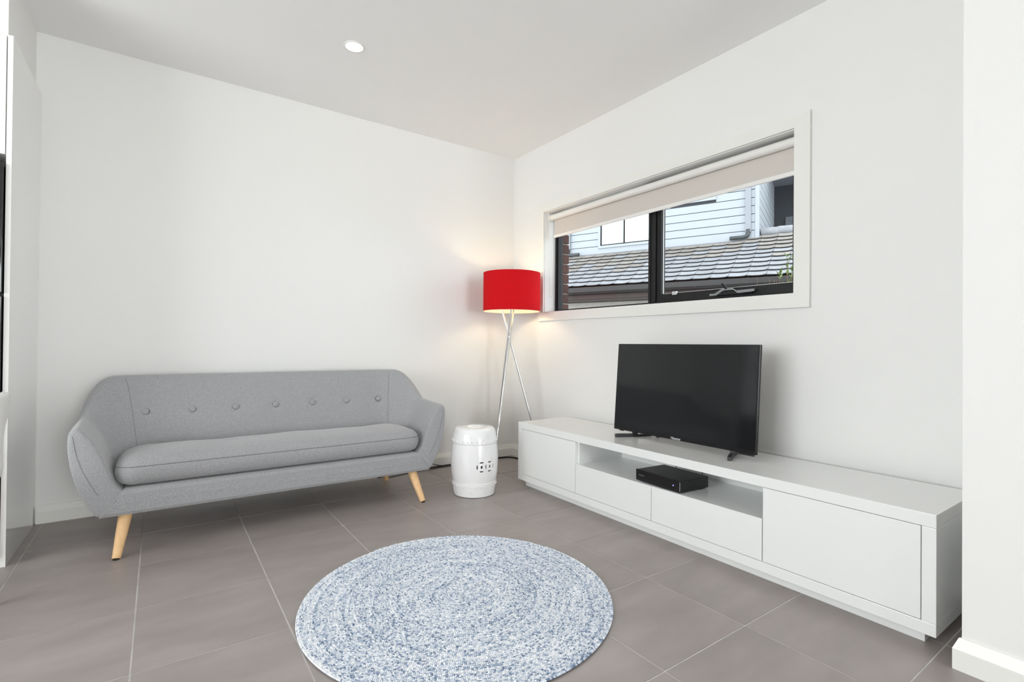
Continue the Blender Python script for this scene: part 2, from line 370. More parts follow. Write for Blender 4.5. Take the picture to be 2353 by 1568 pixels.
# awning sash
sy0, sy1, sz0, sz1 = MU - .064, WY1 + .031, WZ0 + .022, WZ1 - .032
boxes('awning_sash', [((.125, sy0 - .038, sz0), (.165, sy0, sz1)), ((.125, sy1, sz0), (.165, sy1 + .038, sz1)),
                      ((.125, sy1 + .038, sz0), (.165, sy0 - .038, sz0 + .050)), ((.125, sy1 + .038, sz1 - .04), (.165, sy0 - .038, sz1))], MT['frame'], win)
box('pane', (.146, WY0 - .030, WZ0 + .022), (.150, MU, WZ1 - .03), MT['glass'], win)
box('pane', (.146, sy1 + .038, sz0 + .050), (.150, sy0 - .038, sz1 - .04), MT['glass_dusty'], win)
boxes('glazing_bead', [((.140, sy0 - .0425, sz0 + .05), (.1455, sy0 - .038, sz1 - .04)), ((.140, sy1 + .038, sz0 + .05), (.1455, sy0 - .038, sz0 + .0545))], MT['silver'], win)
# chain winder: base plate, body, lever
wy = -2.06
wb = box('winder_body', (.095, wy - .14, WZ0 + .030), (.118, wy + .10, WZ0 + .050), MT['frame'], win, .003)
pyobj('winder_cover', [(.088, wy + .12, WZ0 + .030), (.088, wy + .075, WZ0 + .030), (.088, wy + .03, WZ0 + .056), (.088, wy - .035, WZ0 + .056), (.088, wy - .06, WZ0 + .034), (.088, wy - .16, WZ0 + .038), (.088, wy - .16, WZ0 + .052), (.088, wy - .05, WZ0 + .050), (.088, wy - .02, WZ0 + .066), (.088, wy + .04, WZ0 + .066), (.088, wy + .085, WZ0 + .042), (.088, wy + .12, WZ0 + .042)] +
      [(.100, y, z) for y, z in [(wy + .12, WZ0 + .030), (wy + .075, WZ0 + .030), (wy + .03, WZ0 + .056), (wy - .035, WZ0 + .056), (wy - .06, WZ0 + .034), (wy - .16, WZ0 + .038), (wy - .16, WZ0 + .052), (wy - .05, WZ0 + .050), (wy - .02, WZ0 + .066), (wy + .04, WZ0 + .066), (wy + .085, WZ0 + .042), (wy + .12, WZ0 + .042)]],
      [(i, (i + 1) % 12, 12 + (i + 1) % 12, 12 + i) for i in range(12)] + [(0, 1, 10, 11), (1, 2, 9, 10), (2, 3, 8, 9), (3, 4, 7, 8), (4, 5, 6, 7)] + [(23, 22, 13, 12), (22, 21, 14, 13), (21, 20, 15, 14), (20, 19, 16, 15), (19, 18, 17, 16)], MT['dull_silver'], win)
tube('winder_lever', [(.094, wy + .010, WZ0 + .062), (.090, wy + .022, WZ0 + .080), (.082, wy + .034, WZ0 + .098)], [.007, .0075, .0065], MT['frame'], win, 8)
box('sash_block', (.112, MU - .20, WZ0 + .060), (.124, MU - .235, WZ0 + .082), MT['silver'], win, .001)

trim = bpy.data.objects.new('trim_1', None); col.objects.link(trim); struct(trim, 'white mitred architrave around the window')
ay0, ay1, az0, az1 = -.4026 + .012, -2.5563 - .004, 1.204, 2.186
def arch(pts):
    V = [(-.0012, y, z) for y, z in pts] + [(-.018, y, z) for y, z in pts]
    bm = bmesh.new(); v = [bm.verts.new(p) for p in V]; n = len(pts)
    bm.faces.new(v[:n]); bm.faces.new(v[n:][::-1])
    for i in range(n): bm.faces.new((v[i], v[(i + 1) % n], v[n + (i + 1) % n], v[n + i]))
    bmobj('architrave', bm, MT['trim'], trim)
arch([(ay0, az0), (ay1, az0), (WY1 - .004, WZ0 - .004), (WY0 + .004, WZ0 - .004)])
arch([(ay0, az1), (ay1, az1), (WY1 - .004, WZ1 + .004), (WY0 + .004, WZ1 + .004)])
arch([(ay0, az0 + .0003), (ay0, az1 - .0003), (WY0 + .004, WZ1 + .0037), (WY0 + .004, WZ0 - .0037)])
arch([(ay1, az0 + .0003), (ay1, az1 - .0003), (WY1 - .004, WZ1 + .0037), (WY1 - .004, WZ0 - .0037)])

# roller blind
bl = thing('roller_blind', 'pale stone roller blind pulled a little way down the window', 'blind', (.05, -1.4685, 2.0))
RZ, RX = 2.075, .050
tube('roller', [(RX, WY0 - .022, RZ), (RX, WY1 + .016, RZ)], .024, MT['blind_white'], bl, 24)
box('blind_cloth', (RX + .0195, -.490, 1.925), (RX + .021, WY1 + .018, RZ), MT['blind'], bl)
box('bottom_rail', (RX + .014, -.488, 1.905), (RX + .0265, WY1 + .016, 1.930), MT['blind_white'], bl, .005, 3)
for yy, s in ((WY0 - .001, -1), (WY1 + .001, 1)):
    b_ = box('bracket', (RX - .026, yy, RZ - .03), (RX + .026, yy + s * .012, WZ1 - .0005), MT['blind_white'], bl, .003)
    lathe('bracket_cap', [(0, 0), (.026, 0), (.026, .008), (0, .008)], MT['blind_white'], b_, 20, pinv=False).matrix_basis = Matrix.Translation((RX, yy + s * .012 + (.004 if s > 0 else -.004), RZ)) @ Matrix.Rotation(math.radians(90), 4, 'X') @ Matrix.Translation((0, 0, -.004))
ch = []
for i in range(41):
    a = math.pi * i / 40
    ch.append((.034 + .0 * i, WY0 - .016 - .0, RZ - .02 - .64 * math.sin(a) ** .35) if False else (RX - .018 + .036 * i / 40, WY0 - .018 - .004 * math.sin(a), RZ - .01 - .66 * (1 - abs(2 * i / 40 - 1) ** 6)))
tube('blind_chain', ch, .0014, MT['blind_white'], bl, 6)

# brick veneer outside
bw = struct(box('wall_outside', (.185, WY0 + .012, 0.9), (.258, -.10, 2.6), MT['mortar']), 'dark brown brick veneer outside the window')
box('mortar_bed', (.185, -3.2, 0.9), (.258, WY1 - .012, 2.6), MT['mortar'], bw)
for k in range(-5, 14):
    zc = 1.361 + .086 * k
    for s, y0 in ((1, WY0 - .002), (-1, WY1 + .002)):
        ln = .23 if k % 2 else .11
        yA = y0
        for q in range(2):
            yB = yA + s * ln; box('brick', (.180, yA, zc + .006), (.264, yB, zc + .080), MT['brick'], bw, .003, 1); yA = yB + s * .01; ln = .23

# ------------------------------------------------------------------ sofa
SC = -2.03                                           # centre line of the sofa
sofa = thing('sofa', 'grey fabric three-seat sofa with buttoned back and splayed wooden legs', 'sofa', (SC, -.45, 0))
ARM = [(-.055, .20), (-.055, .28), (-.012, .335), (.022, .43), (.058, .52), (.098, .582), (.125, .603), (.147, .597), (.157, .568), (.157, .50), (.142, .40), (.112, .30), (.068, .212), (.045, .187), (.0, .18), (-.045, .183)]
BAK = [(-.055, .20), (-.055, .28), (-.005, .36), (.040, .49), (.085, .61), (.135, .735), (.178, .795), (.215, .812), (.248, .792), (.264, .715), (.258, .56), (.238, .40), (.205, .24), (.185, .19), (.10, .18), (-.045, .183)]
ARM, BAK = np.array(ARM), np.array(BAK)
SPX, CXs, CYs, RXs, RYs = .79, .62, -.50, .17, .14
stations = []                                        # (spine x, spine y, nx, ny, w, rise)
for y in np.linspace(-.745, CYs, 22, endpoint=False): stations.append((SPX, y, 1, 0, 0, (y + .745) / .245 * .012))
for ph in np.linspace(0, math.pi / 2, 40, endpoint=False):
    nx, ny = math.cos(ph) / RXs, math.sin(ph) / RYs; q = math.hypot(nx, ny); t = min(max((math.degrees(ph) - 4) / 54, 0), 1); w = t * t * (3 - 2 * t)
    stations.append((CXs + RXs * math.cos(ph), CYs + RYs * math.sin(ph), nx / q, ny / q, w, .012 * (1 - w)))
for x in np.linspace(CXs, 0, 80): stations.append((x, CYs + RYs, 0, 1, 1, -.006 * (1 - (x / CXs) ** 2) * 0 + .0))
half = stations; full = [(a, b, c, d, e, f) for a, b, c, d, e, f in half] + [(-a, b, -c, d, e, f) for a, b, c, d, e, f in half[:-1][::-1]]
NS = 96
btn_x = [-.674 + .2235 * k for k in range(7)]
rings = []
def section(st, npts=NS):
    x, y, nx, ny, w, rise = st
    P = ARM * (1 - w) + BAK * w; P = P.copy(); P[4:11, 1] += rise * np.array([.4, .8, 1, 1, .9, .6, .2])
    return catmull(P, npts, True)
def ring3(st, prof): 
    x, y, nx, ny = st[:4]; return np.c_[SC + x + nx * prof[:, 0], y + ny * prof[:, 0], prof[:, 1]]
btn_pos = []
for st in full:
    rings.append(ring3(st, section(st)))
rings = np.array(rings)
for bx in btn_x:                                     # tufts: press the back cloth in around each button
    inner = rings[:, NS // 16 * 3: NS // 16 * 6, :].reshape(-1, 3)
    sel = inner[np.abs(inner[:, 0] - (SC + bx)) < .01]; p = sel[np.argmin(np.abs(sel[:, 2] - .618))].copy(); p[0] = SC + bx; btn_pos.append(p)
    d2 = ((rings - p) ** 2).sum(-1); g = np.exp(-d2 / (2 * .022 ** 2)); mask = np.zeros(NS); mask[NS // 16 * 2: NS // 16 * 7] = 1
    rings[..., 1] += .012 * g * mask[None, :]
def capped(rings_):
    """close both arm fronts with a few shrinking rings for a soft edge"""
    L = list(rings_)
    def cap(r0, n):
        c = r0.mean(0); out = []
        for dy, s in ((.010, .985), (.017, .955), (.0205, .91), (.0222, .84)):
            q = c + (r0 - c) * np.array([s, 1, s]); q[:, 1] = r0[:, 1] - dy; out.append(q)
        return out
    a = cap(L[0], 0)[::-1]; b = cap(L[-1], 0); return a + L + b
R_ = capped(rings); V = np.concatenate(R_); nr = len(R_); Fc = []
for i in range(nr - 1):
    for k in range(NS): Fc.append((i * NS + k, (i + 1) * NS + k, (i + 1) * NS + (k + 1) % NS, i * NS + (k + 1) % NS))
def bridge_cap(base, flip):
    fs = []
    # the section is a thin crescent: bridge inner side to outer side
    h = NS // 2; off = NS * 7 // 16
    for k in range(h - 1):
        a, b = (off - k) % NS, (off - k - 1) % NS; c, d = (off + 1 + k + 1) % NS, (off + 1 + k) % NS
        q = (base + a, base + b, base + c, base + d); fs.append(q if not flip else q[::-1])
    return fs
Fc += bridge_cap(0, True) + bridge_cap((nr - 1) * NS, False)
bm = bmesh.new(); vv = [bm.verts.new(p) for p in V]
for f in Fc:
    try: bm.faces.new([vv[i] for i in f])
    except ValueError: pass
bmobj('upholstered_shell', bm, MT['fabric'], sofa, True)
# front rail with mitred ends, rounded long edges
prof = [(-.60, .182), (-.752, .182), (-.764, .187), (-.7700, .200), (-.7715, .245), (-.7695, .285), (-.762, .300), (-.748, .306), (-.60, .306)]
prof_rail = prof; V, Fc = [], []
for s in (-1, 1):
    for y, z in prof:
        hx = .832 - (z - .182) / .124 * .092; V.append((SC + s * hx, y, z))
k = len(prof); Fc = [(i, i + 1, k + i + 1, k + i) for i in range(k - 1)] + [(k - 1, 0, k, 2 * k - 1), tuple(range(k)), tuple(range(k, 2 * k))[::-1]]
bm = bmesh.new(); vv = [bm.verts.new(p) for p in V]; [bm.faces.new([vv[i] for i in f]) for f in Fc]
bmesh.ops.subdivide_edges(bm, edges=[e for e in bm.edges if abs(e.verts[0].co.x - e.verts[1].co.x) > 1], cuts=10)
bmobj('front_rail', bm, MT['fabric'], sofa, False)
box('seat_deck', (SC - .73, -.62, .19), (SC + .73, -.36, .300), MT['seam'], sofa)
# seat cushion
def rrect(x0, x1, y0, y1, rf, rb, n=14):
    pts = []
    for cx_, cy_, a0, r in ((x1 - rf, y0 + rf, -90, rf), (x1 - rb, y1 - rb, 0, rb), (x0 + rb, y1 - rb, 90, rb), (x0 + rf, y0 + rf, 180, rf)):
        for i in range(n): a = math.radians(a0 + 90 * i / (n - 1)); pts.append((cx_ + r * math.cos(a), cy_ + r * math.sin(a)))
    return pts
def dens(pts, step):
    out = []
    for i, p in enumerate(pts):
        q = pts[(i + 1) % len(pts)]; L_ = math.hypot(q[0] - p[0], q[1] - p[1]); n = max(1, int(L_ / step))
        for j in range(n): out.append((p[0] + (q[0] - p[0]) * j / n, p[1] + (q[1] - p[1]) * j / n))
    return out
def crr(ins):
    """cushion outline inset by ins, always the same number of points"""
    x0, x1, y0, y1 = -.783 + ins, .783 - ins, -.768 + ins, -.372 - ins; rf, rb = max(.085 - ins, .012), max(.15 - ins, .03); pts = []
    cs = ((x1 - rf, y0 + rf, -90, rf), (x1 - rb, y1 - rb, 0, rb), (x0 + rb, y1 - rb, 90, rb), (x0 + rf, y0 + rf, 180, rf)); ns_ = (6, 40, 6, 40)
    for q, (cx_, cy_, a0, r) in enumerate(cs):
        for i in range(12): a = math.radians(a0 + 90 * i / 11); pts.append((cx_ + r * math.cos(a), cy_ + r * math.sin(a)))
        nx_ = cs[(q + 1) % 4]; a = math.radians(nx_[2]); e = (nx_[0] + nx_[3] * math.cos(a), nx_[1] + nx_[3] * math.sin(a)); b = pts[-1]
        for i in range(1, ns_[q]): pts.append((b[0] + (e[0] - b[0]) * i / ns_[q], b[1] + (e[1] - b[1]) * i / ns_[q]))
    return np.array(pts)
base = crr(0); N = len(base)
crings = []
for ins, z in ((.10, .310), (.040, .314), (.018, .325), (.006, .345), (.0, .372), (.001, .392), (.004, .403), (.0055, .4055), (.007, .409), (.016, .424), (.034, .440), (.062, .452), (.10, .460), (.14, .4645), (.175, .4665)):
    p = crr(ins)
    wob = .0025 * np.sin(base[:, 0] * 9 + 1) * (z > .42) + .0015 * np.sin(base[:, 0] * 23) * (z > .42)
    crings.append(np.c_[SC + p[:, 0], p[:, 1], z + wob])
V = np.concatenate(crings); Fc = []
for i in range(len(crings) - 1):
    for k in range(N): Fc.append((i * N + k, i * N + (k + 1) % N, (i + 1) * N + (k + 1) % N, (i + 1) * N + k))
Fc.append(tuple((len(crings) - 1) * N + k for k in range(N))); Fc.append(tuple(range(N))[::-1])
cush = pyobj('seat_cushion', V, Fc, MT['fabric'], sofa, True)
pp = crr(.0042)
tube('piping', [(SC + x, y, .4055) for x, y in pp], .0022, MT['seam'], cush, 6, True, pinv=False)
# buttons
for p in btn_pos:
    n = Vector((0, -1, .38)).normalized(); c = Vector(p) + n * .003 + Vector((0, .010, 0)); 
    q = n.to_track_quat('Z', 'Y').to_matrix().to_4x4(); Mx = Matrix.Translation(c) @ q
    V, Fc = lathe_geo([(.0001, .0085), (.009, .008), (.0150, .006), (.0185, .002), (.0185, -.006)], 20)
    pyobj('button', [Mx @ Vector(v) for v in V], Fc, MT['fabric'], sofa, True)
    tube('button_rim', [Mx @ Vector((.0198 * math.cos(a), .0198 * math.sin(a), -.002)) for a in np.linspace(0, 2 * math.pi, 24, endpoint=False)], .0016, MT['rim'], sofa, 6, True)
# seams
off = len(R_) - len(rings) >> 1
def seam(idx, a, b):
    r = rings[idx]; st = full[idx]; out = []
    for k in range(int(NS * a / 16), int(NS * b / 16) + 1): out.append(r[k] + np.array([-st[2], -st[3], 0.15]) * .0005)
    tube('seam', out, .0011, MT['seam'], sofa, 6)
for idx in (50, len(full) - 1 - 50): seam(idx, 2.6, 6.0)
for s in (0, -1):                                    # seam down each arm front
    r = R_[1] if s == 0 else R_[-2]
    top, i0, i1 = r[int(NS * 7 / 16)], r[int(NS * 11.5 / 16)], r[int(NS * 13 / 16)]
    c = [top + np.array([0, -.001, -.004])]
    for t in np.linspace(0.1, 1, 8):
        tgt = r[int(NS * 2.2 / 16)] * .42 + r[int(NS * 11.8 / 16)] * .58
        p = top * (1 - t) + tgt * t; p[0] += (1 if s == 0 else -1) * .018 * math.sin(t * math.pi); p[1] = R_[0][0][1] - .0006; c.append(p)
    tube('seam', c, .0011, MT['seam'], sofa, 6)
for s in (-1, 1): tube('seam', [(SC + s * (.834 - (z - .182) / .124 * .092), y - .0006, z) for y, z in prof_rail[1:8]], .0012, MT['thread'], sofa, 6)
# legs
for sx in (-1, 1):
    for top, foot in (((sx * .735, -.70), (sx * .765, -.815)), ((sx * .735, -.235), (sx * .760, -.195))):
        tube('leg', [(SC + top[0], top[1], .185), (SC + top[0] * .5 + foot[0] * .5, top[1] * .5 + foot[1] * .5, .095), (SC + foot[0], foot[1], 0.0035)], [.0285, .0235, .0170], MT['wood'], sofa, 20)
        tube('foot_pad', [(SC + foot[0], foot[1], 0.0), (SC + foot[0], foot[1], .005)], .0135, MT['black'], sofa, 14)

# ------------------------------------------------------------------ television cabinet
CF, CB, CY0, CY1 = -.5307, -.0593, -.8265, -3.1934
tvc = thing('tv_cabinet', 'long low white lacquered television cabinet with open shelf', 'cabinet', ((CF + CB) / 2, (CY0 + CY1) / 2, 0))
lac = MT['lacquer']
box('top_panel', (CF, CY1, .4055), (CB, CY0, .4505), lac, tvc, .002)
box('bottom_panel', (CF, CY1, .0438), (CB, CY0, .0865), lac, tvc, .002)
box('side_panel', (CF, CY0 - .040, .087), (CB, CY0, .405), lac, tvc, .0015)
box('side_panel', (CF, CY1, .087), (CB, CY1 + .040, .405), lac, tvc, .0015)
box('plinth', (CF + .041, CY1 + .041, 0), (CB - .03, CY0 - .041, .0438), lac, tvc, .001)
box('divider', (CF + .022, -1.4435, .087), (CB, -1.425, .405), lac, tvc)
box('divider', (CF + .022, -2.619, .087), (CB, -2.600, .405), lac, tvc)
box('back_panel', (-.128, -2.600, .087), (-.118, -1.4435, .405), lac, tvc)
box('shelf', (CF + .008, -2.600, .252), (-.128, -1.4435, .2655), lac, tvc, .001)
box('shelf_edge', (CF + .004, -2.600, .2545), (CF + .0078, -1.4435, .2645), MT['silver'], tvc)
dz0, dz1 = .0885, .4035
box('door', (CF + .001, -1.4285, dz0), (CF + .020, CY0 - .0425, dz1), lac, tvc, .0015)
box('door', (CF + .001, CY1 + .0425, dz0), (CF + .020, -2.6085, dz1), lac, tvc, .0015)
box('drawer_front', (CF + .001, -2.0135, dz0), (CF + .020, -1.4315, .2690), lac, tvc, .0015)
box('drawer_front', (CF + .001, -2.6045, dz0), (CF + .020, -2.0165, .2690), lac, tvc, .0015)

# ------------------------------------------------------------------ television
tv = thing('television', 'flat black television on splayed feet standing on the white cabinet', 'television', (-.28, -1.99, .4505))
TW, TH = .918, .532
tilt = math.radians(4.0)
TM = Matrix.Translation((-.300, -1.992, .484)) @ Matrix.Rotation(tilt, 4, 'Y')
def tbox(name, lo, hi, m, parent=tv, bevel=0.0):
    o = box(name, lo, hi, m, None, bevel); o.data.transform(TM); o.parent = parent; o.matrix_parent_inverse = tv.matrix_basis.inverted() if parent is tv else Matrix(); return o
tbox('bezel', (0, -TW / 2, 0), (.012, TW / 2, TH), MT['bezel'], bevel=.002)
tbox('screen', (-.0012, -TW / 2 + .010, .018), (.001, TW / 2 - .010, TH - .009), MT['screen'])
tbox('rear_housing', (.012, -TW / 2 + .03, .02), (.045, TW / 2 - .03, TH - .10), MT['black'], bevel=.012)
tbox('edge_band', (.004, -TW / 2 - .0012, .001), (.012, -TW / 2 - .0001, TH - .001), MT['black'])
tbox('bottom_strip', (-.0030, -TW / 2 + .004, -.001), (.010, TW / 2 - .004, .0155), MT['bezel'], bevel=.001)
tbox('sensor_bar', (.0005, -TW / 2 + .012, -.0095), (.009, -TW / 2 + .085, -.001), MT['black'])
tbox('sensor_bar', (.0005, TW / 2 - .075, -.0065), (.009, TW / 2 - .045, -.001), MT['black'])
text('logo', 'Hisense', .020, TM @ Matrix.Translation((-.0035, -.002, .0075)) @ Matrix(((0, 0, -1, 0), (-1, 0, 0, 0), (0, 1, 0, 0), (0, 0, 0, 1))), MT['print'], tv)
ZT = .4505
for y, s in ((-1.655, 1), (-2.335, -1)):
    bm = bmesh.new()
    stem = (-.278, y - s * .022, .505)
    def bar(a, b, w, h):
        a, b = Vector(a), Vector(b); d = (b - a).normalized(); sd = Vector((-d.y, d.x, 0)).normalized() * w
        V = [a - sd, a + sd, b + sd, b - sd]; hh = Vector((0, 0, h))
        v = [bm.verts.new(p) for p in V] + [bm.verts.new(p + hh) for p in V]
        for q in ((3, 2, 1, 0), (4, 5, 6, 7), (0, 1, 5, 4), (1, 2, 6, 5), (2, 3, 7, 6), (3, 0, 4, 7)): bm.faces.new([v[i] for i in q])
    bar((-.385, y + s * .030 if s > 0 else y - .030 + .0, ZT), (-.275, y - s * .02, ZT), .009, .020)
    bar((-.275, y - s * .02, ZT), (-.165, y - s * .055, ZT), .009, .014)
    bar((-.284, y - s * .017, ZT), (-.256, y - s * .027, ZT), .010, .058)
    bmobj('foot', bm, MT['black'], tv)
tube('power_lead', [(-.25, -1.80, .52), (-.235, -1.80, .475), (-.19, -1.78, .4538), (-.12, -1.76, .4538), (-.062, -1.75, .4538)], .003, MT['cable'], tv, 8)

# ------------------------------------------------------------------ set-top box
stb = thing('set_top_box', 'small black set-top box with a blue light on the open shelf', 'set-top box', (-.385, -2.03, .2655))
SB = Matrix.Translation((-.500, -2.031, .2655)) @ Matrix.Rotation(math.radians(-4), 4, 'Z')
def sbox(name, lo, hi, m, bevel=0.0, seg=3):
    o = box(name, lo, hi, m, None, bevel, seg); o.data.transform(SB); o.parent = stb; o.matrix_parent_inverse = stb.matrix_basis.inverted(); return o
sbox('case', (.004, -.150, .005), (.215, .150, .062), MT['black'], .005)
sbox('front_panel', (-.004, -.151, .004), (.004, .151, .063), MT['bezel'], .0035)
sbox('chrome_edge', (-.0045, -.1505, .012), (-.001, -.1485, .058), MT['silver'])
for x in (.02, .19):
    for y in (-.12, .12): sbox('foot', (x, y - .012, 0), (x + .02, y + .012, .006), MT['black'])
V, Fc = lathe_geo([(.0001, .0012), (.0022, .0008), (.003, -.0005)], 14)
Ml = SB @ Matrix.Translation((-.0045, -.108, .034)) @ Matrix.Rotation(math.radians(-90), 4, 'Y')
pyobj('power_light', [Ml @ Vector(v) for v in V], Fc, MT['blue_led'], stb, True)
text('lettering', 'smartvu', .0125, SB @ Matrix.Translation((-.0046, .110, .036)) @ Matrix(((0, 0, -1, 0), (-1, 0, 0, 0), (0, 1, 0, 0), (0, 0, 0, 1))), MT['dim_print'], stb)
tube('aerial_lead', [SB @ Vector(p) for p in catmull([(.214, .07, .02), (.250, .09, .04), (.270, .115, .095), (.295, .09, .118), (.330, .03, .10), (.352, .0, .04), (.355, 0, .012)], 40)], .0020, MT['cable'], stb, 8)

# ------------------------------------------------------------------ ceramic garden stool
SX, SY = -.888, -.817
stool = thing('garden_stool', 'white glazed ceramic barrel stool with cut-out coin pattern', 'stool', (SX, SY, 0))
outer = [(.128, 0), (.137, .004), (.1405, .03), (.1475, .070), (.1500, .088), (.1500, .0915), (.1475, .0935), (.1515, .115), (.1580, .160), (.1605, .215), (.1590, .275), (.1540, .325), (.1515, .345), (.1535, .348), (.1550, .351), (.1548, .356), (.1510, .378), (.1435, .412), (.1350, .434), (.1285, .443), (.120, .4462), (.06, .4475), (.0001, .4478)]
outer_s = [tuple(p) for p in outer]
inner = [(.0001, .436), (.110, .434), (.126, .42), (.143, .36), (.150, .27), (.152, .215), (.149, .15), (.139, .08), (.130, .02), (.126, .0)]
V, Fc = lathe_geo(outer_s + inner, 96, (SX, SY, 0), True)
bm = bmesh.new(); vv = [bm.verts.new(v) for v in V]; [bm.faces.new([vv[i] for i in f]) for f in Fc]
bmesh.ops.remove_doubles(bm, verts=bm.verts, dist=2e-4); bmesh.ops.recalc_face_normals(bm, faces=bm.faces)
body = bmobj('body', bm, MT['porcelain'], stool, True)
# cut the coin openings right through the wall
az = math.atan2(-.857, -.515) + math.radians(28)
bm = bmesh.new()
def cutter(outline, a0, z0):
    vs0, vs1 = [], []
    for du, dz in outline:
        a = a0 + du / .160
        vs0.append(bm.verts.new((SX + .120 * math.cos(a), SY + .120 * math.sin(a), z0 + dz))); vs1.append(bm.verts.new((SX + .19 * math.cos(a), SY + .19 * math.sin(a), z0 + dz)))
    n = len(vs0); bm.faces.new(vs0[::-1]); bm.faces.new(vs1)
    for i in range(n): bm.faces.new((vs0[i], vs0[(i + 1) % n], vs1[(i + 1) % n], vs1[i]))
def lens(L_, w, ang, cx, cz):
    pts = [(L_ * math.cos(t), w * math.sin(t) * abs(math.sin(t)) ** .1) for t in np.linspace(0, 2 * math.pi, 14, endpoint=False)]
    ca, sa = math.cos(ang), math.sin(ang); return [(cx + x * ca - y * sa, cz + x * sa + y * ca) for x, y in pts]
z0 = .206; S = .0300
for cx_ in (-S, S):
    cutter([(cx_ - .0065, -.0085), (cx_ + .0065, -.0085), (cx_ + .0065, .0085), (cx_ - .0065, .0085)], az, z0)
    for dz in (-.029, .029): cutter(lens(.0150, .0042, 0, cx_, dz), az, z0)
for cx_ in (-2 * S, 0, 2 * S): cutter(lens(.0150, .0042, math.pi / 2, cx_, 0), az, z0)
cut = bmobj('cutter', bm, None)
md = body.modifiers.new('cut', 'BOOLEAN'); md.operation = 'DIFFERENCE'; md.solver = 'EXACT'; md.object = cut
bpy.context.view_layer.update()
nm = bpy.data.meshes.new_from_object(body.evaluated_get(bpy.context.evaluated_depsgraph_get()))
body.modifiers.clear(); body.data = nm; nm.name = 'body'; bpy.data.objects.remove(cut)
nm.materials.clear(); nm.materials.append(MT['porcelain'])
nm.polygons.foreach_set('use_smooth', [True] * len(nm.polygons))
try: nm.set_sharp_from_angle(angle=math.radians(38))
except Exception: pass
def studs(name, L):
    V, Fc = [], []
    for a, z, r, s in L:
        n = Vector((math.cos(a), math.sin(a), 0)); q = n.to_track_quat('Z', 'Y').to_matrix().to_4x4(); Mx = Matrix.Translation((SX + n.x * r, SY + n.y * r, z)) @ q
        v, f = lathe_geo([(.0001, s * .62), (s * .45, s * .54), (s * .85, s * .25), (s, -.002)], 10); b0 = len(V)
        V += [Mx @ Vector(p) for p in v]; Fc += [tuple(b0 + i for i in g) for g in f]
    o = pyobj(name, V, Fc, MT['porcelain'], stool, True); o['kind'] = 'stuff'
studs('stud_band', [(az + 2 * math.pi * k / 32, .366, .1528, .0072) for k in range(32)])
studs('stud_band', [(az + 2 * math.pi * k / 32, .074, .1478, .0066) for k in range(32)])
tri = []
for k in range(6):
    a = az - math.radians(38) + 2 * math.pi * k / 6
    tri += [(a - .055, .046, .1435, .0045), (a + .055, .046, .1435, .0045), (a, .030, .1405, .0045), (a, .396, .1465, .0045)]
studs('stud_band', tri)

# ------------------------------------------------------------------ floor lamp
LX, LY = -.300, -.400
lamp = thing('floor_lamp', 'chrome tripod floor lamp with red drum shade in the corner', 'lamp', (LX, LY, 0))
rr = Vector((.818, -.575, 0)); ff = Vector((.575, .818, 0)); lc = Vector((LX, LY, 0))
for ang in (0, 120, 240):
    a = math.radians(ang); d = rr * math.cos(a) + ff * math.sin(a); s = Vector((-d.y, d.x, 0))
    cross = lc + Vector((0, 0, 1.07)) - rr * .018 + s * .011
    foot_ = lc + d * .275 + Vector((0, 0, .007)); tp = cross + (cross - foot_) * (.235 / 1.07); tp = tp
    tube('leg', [foot_, cross, tp], .0085, MT['chrome'], lamp, 16)
    tube('foot_cap', [foot_ - Vector((0, 0, .007)), foot_ + (cross - foot_) * .02], .0098, MT['black'], lamp, 12)
zb, zt, SR = 1.272, 1.584, .2315
lathe('lamp_shade', [(SR, 0), (SR, .312), (SR - .0022, .312), (SR - .0022, 0)], MT['shade'], lamp, 72, (LX, LY, zb), True)
lathe('shade_lining', [(SR - .0026, .0015), (SR - .0026, .3105), (SR - .0036, .3105), (SR - .0036, .0015)], MT['shade_in'], lamp, 72, (LX, LY, zb), True)
lathe('shade_rim', [(SR + .0006, 0), (SR + .0006, .004), (SR - .0045, .004), (SR - .0045, 0)], MT['shade_in'], lamp, 72, (LX, LY, zb - .0005), True)
for k in range(3):
    a = 2 * math.pi * k / 3 + .5
    tube('shade_spoke', [(LX, LY, zb + .025), (LX + (SR - .004) * math.cos(a), LY + (SR - .004) * math.sin(a), zb + .012)], .0018, MT['chrome'], lamp, 6)
lathe('hub', [(.0001, 0), (.040, 0), (.042, .004), (.040, .010), (.0001, .010)], MT['chrome'], lamp, 28, (LX, LY, zb + .018))
lathe('lamp_holder', [(.0001, 0), (.018, 0), (.018, .05), (.014, .06), (.0001, .06)], MT['black'], lamp, 20, (LX, LY, zb + .028))
bulb = lathe('bulb', [(.0001, 0), (.013, .002), (.014, .02), (.026, .05), (.030, .07), (.026, .09), (.014, .102), (.0001, .105)], emission('warm_bulb', (1, .77, .50, 1), 60), lamp, 24, (LX, LY, zb + .088))

# ------------------------------------------------------------------ cables on the floor behind the stool
def cable(pts, lab, r=.0032):
    tag(tube('power_cable', catmull(pts, 60), r, MT['cable'], None, 8), lab, 'cable')
cable([(-1.15, -.045, .11), (-1.00, -.04, .085), (-.86, -.045, .045), (-.78, -.055, .016), (-.72, -.058, .004)], 'thin black cable looping down beside the sofa end')
cable([(-1.30, -.11, .004), (-1.05, -.07, .004), (-.85, -.055, .0045), (-.5, -.05, .0045), (-.25, -.05, .0045), (-.08, -.10, .0045), (-.045, -.4, .0045), (-.04, -.75, .0045)], 'thick black cable lying along the skirting behind the stool', .0052)
cable([(-1.25, -.16, .004), (-1.08, -.12, .004), (-.92, -.10, .0035), (-.7, -.085, .0035), (-.4, -.075, .0035), (-.15, -.085, .0035), (-.075, -.16, .0035), (-.07, -.5, .0035)], 'slim black cable lying on the tiles just in front of the skirting cable')

